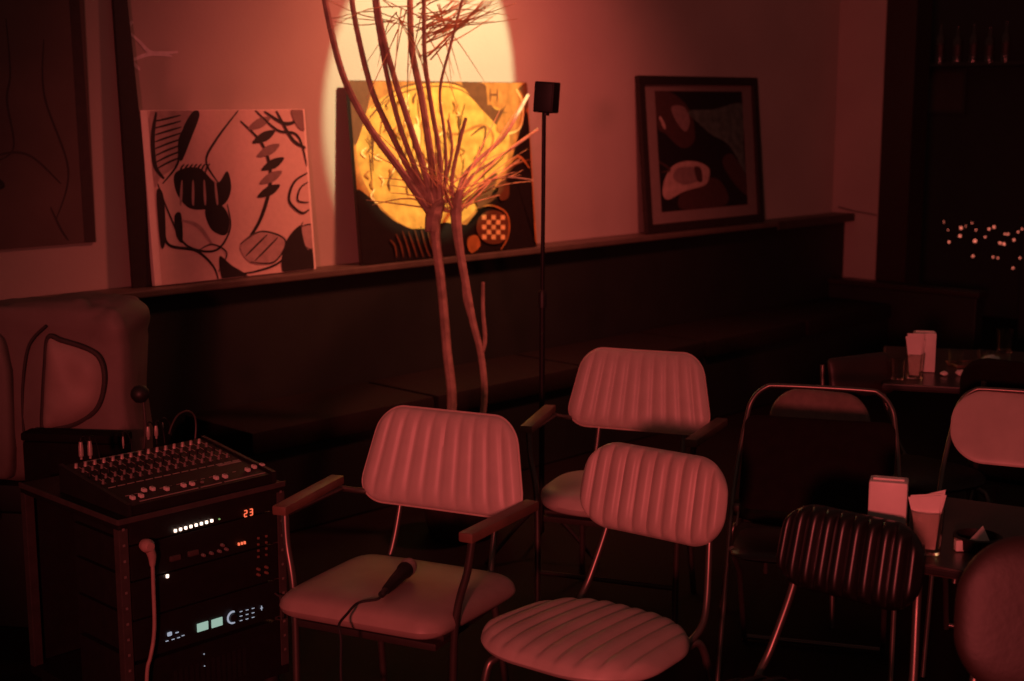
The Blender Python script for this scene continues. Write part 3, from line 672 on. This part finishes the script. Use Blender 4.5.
# panel legends: fader strip and print lines (pattern in one mesh)
mb = MB()
def strip(u0, u1, v, w, m): mb.box(MS @ Vector(((u0 + u1) / 2 * mw, v * sl, .0008)), ((u1 - u0) * mw, w, .0016), rot=Matrix.Rotation(slope, 4, 'X'), m=m)
strip(-.40, -.02, .045, .004, M['print_']); strip(.0, .14, .045, .004, M['print_']); strip(.16, .45, .045, .004, M['print_'])
for k in range(15): strip(-.44 + k * .06, -.44 + k * .06 + .045, .40, .0035, M['print_'])
strip(.28, .44, .37, .010, M['print_']); strip(-.35, .05, .985, .006, M['print_'])
for k in range(15): strip(-.415 + k * .06, -.413 + k * .06, .70, .15, M['print_'])
for k in range(14): strip(-.425 + k * .055, -.40 + k * .055, .14 + .05, .002, M['print_'])
mb.build('panel_print', parent=mx, smooth=False)
def mpt(px, py):
    # intersect pixel with the sloped desk panel
    Mi = (mx.matrix_basis @ MS); o3 = Mi.translation; nrm = (Mi.to_3x3() @ Vector((0, 0, 1))); r = Vector(ray(px, py)); k = (o3 - Vector(Cv)).dot(nrm) / r.dot(nrm); return mx.matrix_basis.inverted() @ (Vector(Cv) + r * k)
kn = MB()
def knob_(p, r, l, m):
    mb = MB(); mb.lathe([(r * 1.15, 0), (r, l * .25), (r * .8, l), (0, l)], mt=Matrix.Translation(p) @ Matrix.Rotation(slope, 4, 'X'), m=m, n=10); return mb.build('knob', parent=mx)
for row, (v, r, m) in enumerate(((.50, .0042, 'knob'), (.60, .0042, 'knob'), (.70, .0045, 'blackm'), (.80, .0045, 'knob'), (.91, .0055, 'plugm'))):
    for k in range(15): knob_(MS @ Vector(((-.43 + k * .060) * mw, v * sl, 0)), r, .013, M[m])
for x, y in ((132.5, 499.5), (141, 497.5), (144, 492), (152.5, 490.5), (166.5, 490.5), (183.5, 487), (192, 485.5), (202, 483), (216, 479.5), (225, 478), (247.5, 471.5), (254, 468.5), (262, 467)):
    p = mpt(x, y); mb = MB()
    if x == 202: mb.box((0, 0, .003), (.008, .008, .006), m=M['knob'], bevel=.001)
    else: mb.box((0, 0, .006), (.011, .017, .010), m=M['white'], bevel=.002); mb.box((0, 0, .0115), (.010, .002, .0012), m=M['inkgrey'])
    mb.build('fader_cap', parent=mx, matrix=Matrix.Translation(p) @ Matrix.Rotation(slope, 4, 'X'), smooth=False)
# jack plugs standing in the rear sockets
proto = None
for i, (x, y, L, lab, fat) in enumerate(((81.5, 460, .052, 'pale jack plug at the near end of the mixing desk, outer of two', 1), (90.5, 459, .052, 'pale jack plug at the near end of the mixing desk, inner of two', 1), (148.5, 440, .040, 'pale jack plug midway along the mixing desk, first of a pair', .9), (156.5, 439, .040, 'pale jack plug midway along the mixing desk, second of a pair', .9), (123.5, 449, .036, 'short dull jack plug between the two pale pairs', .45), (163, 431, .026, 'short thin jack plug beyond the pale pairs', .4))):
    p = mx.matrix_basis @ mpt(x, y)
    mt = Matrix.Translation(p + Vector((0, 0, .002))) @ Matrix.Rotation(0, 4, 'X')
    j = thing('jack_plug', lab, 'plug', mt, 'jack plugs in the mixing desk')
    mb = MB(); r = .0072 * fat; mb.lathe([(0, 0), (r * .55, 0), (r * .55, .006), (r, .010), (r, L * .7), (r * .7, L), (0, L)], m=M['plugm'], n=12); mb.build('shell', parent=j)
    mb = MB(); mb.tube([(0, 0, L - .002), (0, .004, L + .012), (.004, .03, L + .004), (.008, .055, .01), (.010, .06, -.03)], .0022, m=M['rubber'], n=6); mb.build('lead', parent=j)
# dark microphone on a little post behind the desk, cable loop
_m = on_t(140, 394, RT1 - .47); P = W(*_m); ZR = .6385
gn = thing('table_microphone', 'dark round-headed microphone standing behind the mixing desk', 'microphone', Matrix.Translation((P[0], P[1], ZR)))
mb = MB(); mb.lathe([(0, 0), (.04, 0), (.04, .012), (.01, .018), (0, .018)], m=M['black']); mb.build('base', parent=gn)
mb = MB(); mb.tube([(0, 0, .015), (.012, 0, .12), (.008, 0, P[2] - ZR)], .004, m=M['case']); mb.build('stem', parent=gn)
mb = MB(); mb.lathe([(0, -.028), (.016, -.024), (.027, -.010), (.029, 0), (.027, .012), (.016, .024), (0, .028)], m=M['black']); mb.build('head', parent=gn, matrix=Matrix.Translation((0, 0, P[2] - ZR)))
ct_ = lambda x, y: W(*on_t(x, y, RT1 - .44))
mb = MB(); mb.tube([ct_(169, 434), ct_(172, 425), ct_(178, 415), ct_(187, 411), ct_(194, 415), ct_(196, 426), ct_(195, 442)], .003, m=M['case'], n=6)
tag(mb.build('patch_cable'), 'thin cable looping up behind the mixing desk', 'cable')

# ------------------------------------------------------------------ trunk, case and gig bag
bc = at_depth(50, 380, 4.62); ba = R_(-8)
tr = thing('storage_trunk', 'low black trunk under the grey bag behind the rack', 'trunk', Matrix.Translation((bc[0] + .02, bc[1] + .16, 0)) @ Matrix.Rotation(ba, 4, 'Z'))
mb = MB(); mb.box((0, 0, .20), (.78, .38, .40), m=M['panel'], bevel=.012); mb.build('body', parent=tr)
mb = MB(); mb.box((0, 0, .45), (.79, .39, .095), m=M['panel'], bevel=.015); mb.build('lid', parent=tr)
for s in (-1, 1):
    mb = MB(); mb.box((s * .2, -.20, .41), (.04, .012, .06), m=M['case'], bevel=.003); mb.build('latch', parent=tr)
bg = thing('gear_bag', 'bulky grey cloth equipment bag with rounded front pocket behind the mixer', 'bag', Matrix.Translation((bc[0], bc[1] + .10, .505)) @ Matrix.Rotation(ba, 4, 'Z'))
BH = .585; BWd = .56
def softbox(w, d, h, m, r=.35, amp=.012, seed=0):
    from mathutils import noise as nz
    mb = MB(); bm = mb.bm; n1, n2 = 72, 44; rows = []
    sg = lambda v, e: math.copysign(abs(v) ** e, v)
    for j in range(n2 + 1):
        ph = -PI / 2 + PI * j / n2; row = []
        for i in range(n1):
            th = 2 * PI * i / n1
            p = Vector((w / 2 * sg(math.cos(ph), r) * sg(math.cos(th), r), d / 2 * sg(math.cos(ph), r) * sg(math.sin(th), r), h / 2 * sg(math.sin(ph), r * .8)))
            q = p * 5 + Vector((seed, 0, 0)); k = nz.noise(q) * amp + abs(nz.noise(p * 11 + Vector((0, seed, 3)))) * amp * .9 + nz.noise(p * 24 + Vector((2, seed, 3))) * amp * .25
            row.append(bm.verts.new(p + p.normalized() * k))
        rows.append(row)
    for a, b in zip(rows, rows[1:]):
        for i in range(n1): bm.faces.new((a[i], a[(i + 1) % n1], b[(i + 1) % n1], b[i]))
    bmesh.ops.remove_doubles(bm, verts=bm.verts, dist=1e-5); return mb
softbox(BWd, .24, BH, M['bag'], r=.30, amp=.030, seed=3).build('body', M['bag'], bg, Matrix.Translation((0, 0, BH / 2 + .01)))
def bl(x, y, dy=-.14):   # point on the bag front from the photograph
    r = Vector(ray(x, y)); Mi = bg.matrix_basis; o3 = Mi @ Vector((0, dy, 0)); nn = Mi.to_3x3() @ Vector((0, -1, 0)); k = (o3 - Vector(Cv)).dot(nn) / r.dot(nn); return Mi.inverted() @ (Vector(Cv) + r * k)
# D-shaped pocket
outl = [(47, 338), (60, 341), (85, 349), (98, 358), (103, 375), (101, 396), (93, 412), (75, 424), (55, 429), (42, 430), (42, 400), (44, 365)]
op = spline2([tuple(bl(x, y)[i] for i in (0, 2)) for x, y in outl], 5, True)
pb = MB(); n_ = len(op); cen = Vector((sum(p.x for p in op) / n_, sum(p.y for p in op) / n_, 0))
from mathutils import noise as nz_
rings = []
for k in range(9):
    f = 1 - k / 8; rr_ = []
    for p in op:
        q_ = cen + (p - cen) * max(f, .02); y = -.128 - .04 * (1 - f ** 3) ** .6 + .016 * nz_.noise(Vector((q_.x * 14, q_.y * 10, 1)))*(1-f)
        rr_.append(pb.bm.verts.new((q_.x, y, q_.y)))
    rings.append(rr_)
for a_, b_ in zip(rings, rings[1:]):
    for k in range(n_): pb.bm.faces.new((a_[k], a_[(k + 1) % n_], b_[(k + 1) % n_], b_[k]))
pb.bm.faces.new(rings[-1]); bmesh.ops.recalc_face_normals(pb.bm, faces=pb.bm.faces[:])
pk = pb.build('front_pocket', M['bag2'], bg)
zb_ = MB(); zb_.tube([Vector((p.x, -.130, p.y)) for p in op] + [Vector((op[0].x, -.130, op[0].y))], .009, m=M['bagdark'], n=8, smooth=False); zb_.build('zip_edge', parent=pk)
mb = MB(); pts = [bl(27, 440 + 50), bl(22, 420), bl(22, 380), bl(28, 345), bl(45, 326)]; pts = [Vector((p.x, -.132, p.z)) for p in pts]; mb.tube(pts, [.005] * 5, m=M['bagdark'], n=8); mb.build('side_fold_shade', parent=bg)  # dark line painted in for the shaded fold beside the pocket
softbox(.17, .10, .50, M['bag'], r=.4, amp=.02, seed=9).build('side_pocket', M['bag'], bg, Matrix.Translation((-.19, -.115, .26)))
# small black case in front of the bag
bx = at_depth(95, 445, 4.28)
cs = thing('accessory_case', 'small black case standing on the trunk behind the mixer', 'case', Matrix.Translation((bx[0] + .06, bx[1] + .0, 0.5)) @ Matrix.Rotation(ba, 4, 'Z'))
cs.matrix_basis = Matrix.Translation((bc[0] + .12, bc[1] - .135, .502)) @ Matrix.Diagonal((1, 1, .9, 1)) @ Matrix.Rotation(ba, 4, 'Z')
mb = MB(); mb.box((0, 0, .10), (.34, .07, .19), m=M['blackc'], bevel=.012); mb.build('body', parent=cs)
mb = MB(); mb.box((0, 0, .212), (.345, .075, .030), m=M['blackc'], bevel=.008); mb.build('lid', parent=cs)

# ------------------------------------------------------------------ tables and what stands on them
def table(label, c, rot, w, d, h=.70, cat='table'):
    t = thing('cafe_table', label, cat, Matrix.Translation((c[0], c[1], 0)) @ Matrix.Rotation(rot, 4, 'Z'))
    mb = MB(); mb.box((0, 0, h - .0125), (w, d, .025), m=M['table'], bevel=.005); mb.build('tabletop', parent=t, smooth=False)
    mb = MB(); mb.box((0, 0, h - .0128), (w + .006, d + .006, .016), m=M['blackm'], bevel=.003); mb.build('edge_band', parent=t, smooth=False)
    mb = MB(); mb.lathe([(.07, h - .025), (.07, h - .035), (.025, h - .05), (.025, .05), (.06, .03), (0, .03)], m=M['blackm']); mb.build('pedestal', parent=t)
    mb = MB()
    for k in range(4): mb.box((.13 * math.cos(k * PI / 2), .13 * math.sin(k * PI / 2), .018), (.28, .05, .034), rot=Matrix.Rotation(k * PI / 2, 4, 'Z'), m=M['blackm'], bevel=.006)
    mb.build('foot', parent=t); return t
TH1 = .70
t1c = np.array([1.27, 3.27, 0]); table('near dark café table carrying the tall white napkin box and ashtray', t1c, R_(-30), .62, .60)
t2c = np.array([1.86, 5.53, 0]); table('far dark café table crowded with glasses and napkins', t2c, R_(-15), .74, .86)
def on_table(x, y, h=TH1): return at_height(x, y, h)
def napkin_box(label, x, y, w, d, h, rot, sc=1):
    p = on_table(x, y); t = thing('napkin_holder', label, 'napkin holder', Matrix.Translation((p[0], p[1], TH1 + .001)) @ Matrix.Rotation(R_(rot), 4, 'Z'))
    mb = MB(); mb.box((0, 0, h / 2), (w, d, h), m=M['white'], bevel=.005); mb.build('box', parent=t)
    mb = MB(); mb.box((0, 0, h + .002), (w * .8, d * .35, .004), m=M['paper']); mb.build('napkins', parent=t, smooth=False); return t
napkin_box('tall white napkin box behind the black ribbed chair', 886, 548, .088, .062, .168, -18)
napkin_box('white napkin box on the far table behind the napkin glass', 923, 371, .085, .06, .155, -12)
def tumbler(label, x, y, r, h, group=None, name='drinking_glass', z=TH1, taper=.86):
    p = on_table(x, y, z); t = thing(name, label, 'glass', Matrix.Translation((p[0], p[1], z + .001)), group)
    mb = MB(); w = .0022; mb.lathe([(0, 0), (r * taper, 0), (r, h), (r - w, h), (r * taper - w, .008), (0, .008)], m=M['glass'], n=28); mb.build('vessel', parent=t); return t, p
def napkins_in(label, p, r, h, z, seed, hh=.05, fan=.6):
    random.seed(seed); t = thing('napkin_bundle', label, 'napkins', Matrix.Translation((p[0], p[1], z + .012)))
    for k in range(4):
        mb = MB(); a = -fan / 2 + fan * k / 3; w = r * 1.15; y = (k - 1.5) * .005; H = h + hh * random.uniform(.6, 1)
        pts = [(-w * .45, y, 0), (w * .45, y, 0), (w * .62 + .012 * a, y, h * .8), (w * (.75 + .5 * a), y - .004, H), (-w * (.75 - .5 * a), y - .004, H * random.uniform(.85, 1.0)), (-w * .62, y, h * .8)]
        mb.prism(pts, (0, .0022, 0), m=M['paper']); mb.build('napkin', parent=t, matrix=Matrix.Rotation(R_(-15 + k * 5), 4, 'Z'), smooth=False)
    return t
g1, p = tumbler('glass holding folded white napkins beside the tall white box', 925, 553, .040, .105); napkins_in('folded white napkins standing in the near glass', p, .043, .09, TH1, 3, .062, .6)
g2, p = tumbler('far table glass stuffed with folded napkins', 914, 378, .036, .095); napkins_in('folded pale napkins in the glass on the far table', p, .034, .08, TH1, 5, .09, .9)
tumbler('empty tumbler left of the napkin glass on the far table', 897, 379, .028, .075)
tumbler('tall glass at the far edge of the far table', 1004, 352, .036, .095)
tumbler('dim tumbler standing to the right of the far white napkin box', 955, 366, .03, .06)
tumbler('low glass beside the crumpled tissue on the far table', 984, 362, .028, .05)
# ashtray
p = on_table(977, 548); t = thing('ashtray', 'round dark ashtray with folded paper on the near table', 'ashtray', Matrix.Translation((p[0], p[1], TH1 + .001)))
mb = MB(); mb.lathe([(0, 0), (.050, 0), (.055, .004), (.057, .030), (.050, .032), (.046, .010), (0, .008)], m=M['blackm'], n=32); mb.build('bowl', parent=t)
def crumple(name, label, x, y, r, seed, cat='tissue', z=TH1):
    random.seed(seed); p = on_table(x, y, z); mb = MB(); bmesh.ops.create_icosphere(mb.bm, subdivisions=3, radius=r)
    for v in mb.bm.verts:
        k = nz_.noise(v.co * (2.2 / r) + Vector((seed, 0, 0))); v.co *= 1 + .45 * k; v.co.z *= .6
    zmin = min(v.co.z for v in mb.bm.verts); o = mb.build(name, M['paper'], None, Matrix.Translation((p[0], p[1], z + .001 - zmin)), smooth=False); return tag(o, label, cat)
mb = MB(); mb.prism([(-.03, -.01, .0), (.0, -.012, .0), (.03, -.008, 0), (.012, 0, .042)], (0, .004, 0), m=M['paper']); o = mb.build('folded_paper', matrix=Matrix.Translation((p[0] - .0, p[1], TH1 + .012)), smooth=False); tag(o, 'small folded paper standing up in the ashtray', 'paper')
mb = MB(); mb.box((0, 0, .014), (.026, .020, .026), m=M['white'], bevel=.002); mb.box((0, 0, .027), (.024, .018, .003), m=M['cable']); tag(mb.build('sugar_packet', matrix=Matrix.Translation(Vector(on_table(960, 551)) + Vector((0, 0, .001)))), 'small pale box against the left side of the ashtray', 'box')
crumple('crumpled_tissue', 'crumpled pale tissue at the right of the far table', 991, 365, .032, 4)
crumple('crumpled_tissue', 'small crumpled tissue by the front edge of the far table', 961, 376, .018, 8)
crumple('crumpled_tissue', 'tiny crumpled tissue in front of the far white napkin box', 944, 376, .014, 12)
p = on_table(972, 372); t = thing('serving_tray', 'low brown tray between the napkin box and the tissue', 'tray', Matrix.Translation((p[0], p[1], TH1 + .001)) @ Matrix.Rotation(R_(10), 4, 'Z'))
t.location = Vector(on_table(972, 366)) + Vector((0, 0, .001))
mb = MB(); mb.box((0, 0, .004), (.17, .10, .006), m=M['armwood'], bevel=.002); mb.build('base', parent=t); mb = MB(); mb.tube([(-.085, -.05, .010), (.085, -.05, .010), (.085, .05, .010), (-.085, .05, .010), (-.085, -.05, .010)], .004, m=M['armwood'], smooth=False, n=6); mb.build('rim', parent=t)
random.seed(21)

# ------------------------------------------------------------------ the dark bar area at the far right
def hit_s(x, y, s):
    r = ray(x, y); k = ((O + s * DW - Cv) @ DW) / (r @ DW); return st(Cv + r * k)
BS = 7.05
_, ta, za = hit_s(905, 62, BS); _, tb, zb2 = hit_s(1060, 72, BS)
sh = thing('bottle_shelf', 'dark wooden shelf of bottles high on the far wall', 'shelf', wallm(BS, (ta + tb) / 2, za - .03))
mb = MB(); mb.box((0, 0, 0), (.24, abs(tb - ta) + .1, .03), m=M['frame'], bevel=.003); mb.build('board', parent=sh, smooth=False)
for s in (-.4, .4):
    mb = MB(); mb.box((.05, s * abs(tb - ta), -.05), (.10, .02, .08), m=M['frame']); mb.build('bracket', parent=sh, smooth=False)
protob = None
for i, (x, hgt, r, lab) in enumerate(((915, .30, .036, 'dark bottle at the near end of the far shelf'), (925, .26, .042, 'stout dark bottle second along the far shelf'), (941, .31, .036, 'dark bottle third along the far shelf'), (958, .28, .04, 'dark bottle fourth along the far shelf, tall neck catching light'), (974, .30, .036, 'dark bottle fifth along the far shelf'), (990, .27, .040, 'dark bottle sixth along the far shelf'), (1006, .31, .036, 'dark bottle seventh along the far shelf'))):
    _, tt, zz = hit_s(x, 62, BS)
    b = thing('bottle', lab, 'bottle', wallm(BS - .02, tt, za - .0145), 'bottles on the far shelf')
    mb = MB(); mb.lathe([(0, 0), (r, 0), (r, hgt * .58), (r * .9, hgt * .66), (r * .34, hgt * .76), (r * .32, hgt * .95), (r * .4, hgt * .96), (r * .4, hgt), (0, hgt)], m=M['bottle'], n=20); mb.build('glass_body', parent=b)
    mb = MB(); mb.lathe([(r + .001, hgt * .18), (r + .001, hgt * .48)], m=M['brown'], n=20); mb.build('paper_label', parent=b)
_, ta, za = hit_s(916, 112, BS + .14); _, tb, zb2 = hit_s(968, 68, BS + .14)
fp = thing('framed_poster', 'dim reddish framed poster below the bottle shelf', 'poster', wallm(BS + .13, (ta + tb) / 2, (za + zb2) / 2 - .01))
mb = MB(); mb.box((0, 0, 0), (.02, abs(tb - ta), abs(zb2 - za)), m=M['frame']); mb.build('frame', parent=fp, smooth=False)
mb = MB(); mb.box((-.011, 0, 0), (.004, abs(tb - ta) - .05, abs(zb2 - za) - .05), m=M['brown']); mb.build('print', parent=fp, smooth=False)
# string of little red lamps
fl = thing('fairy_lights', 'string of tiny glowing red bulbs hanging in the dark corner', 'string lights', wallm(6.2, 1, 1))
I3 = fl.matrix_basis.inverted(); fpts = []
for x, y, r in ((948, 230, 1.2), (949, 242, 2), (961, 228, 2.6), (960, 236, 2.4), (976, 230, 1.5), (975, 241, 3), (985, 237, 1.6), (989, 229, 2), (994, 227, 2.2), (1000, 243, 2.2), (1004, 244, 2.4), (1005, 234, 1.6), (1008, 234, 1.8), (1014, 240, 2), (1018, 232, 1.6), (973, 256, 2), (993, 257, 1.6), (998, 258, 1.6), (1020, 258, 1.6), (1013, 268, 1.6), (944, 222, 1.2), (966, 226, 1.2), (972, 223, 1.2), (1022, 229, 1.5)):
    s, tt, zz = hit_s(x, y, 6.2); p = I3 @ W(6.2, tt, zz); fpts.append(p)
    mb = MB(); rr = .0042 * r; mb.lathe([(0, -rr), (rr * .7, -rr * .7), (rr, 0), (rr * .7, rr * .7), (0, rr)], mt=Matrix.Translation(p), m=M['fairy'], n=10); mb.build('bulb', parent=fl)
mb = MB(); fs_ = sorted(fpts, key=lambda v: v.y); mb.tube([fs_[0] + Vector((0, -.1, .25))] + fs_ + [fs_[-1] + Vector((0, .1, .25))], .0015, m=M['rubber'], n=5, smooth=False); mb.build('wire', parent=fl)
# bar counter under them
ct = thing('bar_counter', 'low black counter in the dark beyond the wall end', 'counter', wallm(6.5, 2.4, 0))
mb = MB(); mb.box((0, 0, .44), (.45, 3.6, .88), m=M['panel'], bevel=.005); mb.build('body', parent=ct, smooth=False); mb = MB(); mb.box((0, 0, .90), (.52, 3.66, .04), m=M['frame'], bevel=.006); mb.build('countertop', parent=ct, smooth=False)
# cable along the wall end with a small light clip
mb = MB(); mb.tube([W(S_END - .005, .05, 1.04), W(S_END - .006, .14, 1.022), W(S_END - .006, .25, 1.01), W(S_END - .006, .34, 1.0)], .004, m=M['rubber'], n=6); tag(mb.build('wall_cable'), 'thin cable crossing the lit wall end above the ledge tip', 'cable')

# ------------------------------------------------------------------ camera
cd = bpy.data.cameras.new('camera'); co = bpy.data.objects.new('camera', cd); COL.objects.link(co)
cd.sensor_width = 36; cd.lens = FPX / 1024 * 36; co.location = (0, 0, HC); co.rotation_euler = (PI / 2 - PITCH, 0, 0)
cd.dof.use_dof = True; cd.dof.focus_distance = 4.0; cd.dof.aperture_fstop = 3.2; cd.clip_start = .05
SC.camera = co

# ------------------------------------------------------------------ light
def spot(name, loc, target, energy, col, size, blend, radius):
    l = bpy.data.lights.new(name, 'SPOT'); l.energy = energy; l.color = col; l.spot_size = R_(size); l.spot_blend = blend; l.shadow_soft_size = radius
    o = bpy.data.objects.new(name, l); COL.objects.link(o); o.location = loc; o.rotation_euler = (Vector(target) - Vector(loc)).to_track_quat('-Z', 'Y').to_euler(); return o
spot('red_stage_lamp', (-1.1, -3.2, 2.05), (.95, 5.6, .95), 900, (1, .125, .118), 44, .8, .18)
LP = W(1.25, 1.85, 3.35)
spot('yellow_spotlight', LP, W(.93, 0, 1.88), 480, (.72, .90, .46), 28.5, .06, .03)
spot('yellow_spotlight_spill', LP, W(1.0, 0, .85), 240, (1, .15, .115), 96, 1, .16)
spot('yellow_spotlight_halo', LP, W(.80, 0, 1.55), 170, (1, .30, .12), 56, 1, .28)
pl_ = bpy.data.lights.new('halo_light', 'POINT')
w = bpy.data.worlds.new('world'); SC.world = w; w.use_nodes = True
w.node_tree.nodes['Background'].inputs[0].default_value = (.046, .022, .017, 1); w.node_tree.nodes['Background'].inputs[1].default_value = 1.0
bpy.data.lights.remove(pl_)
SC.view_settings.view_transform = 'Standard'; SC.view_settings.look = 'None'; SC.view_settings.gamma = 1; SC.view_settings.exposure = 0
SC.view_settings.use_curve_mapping = False
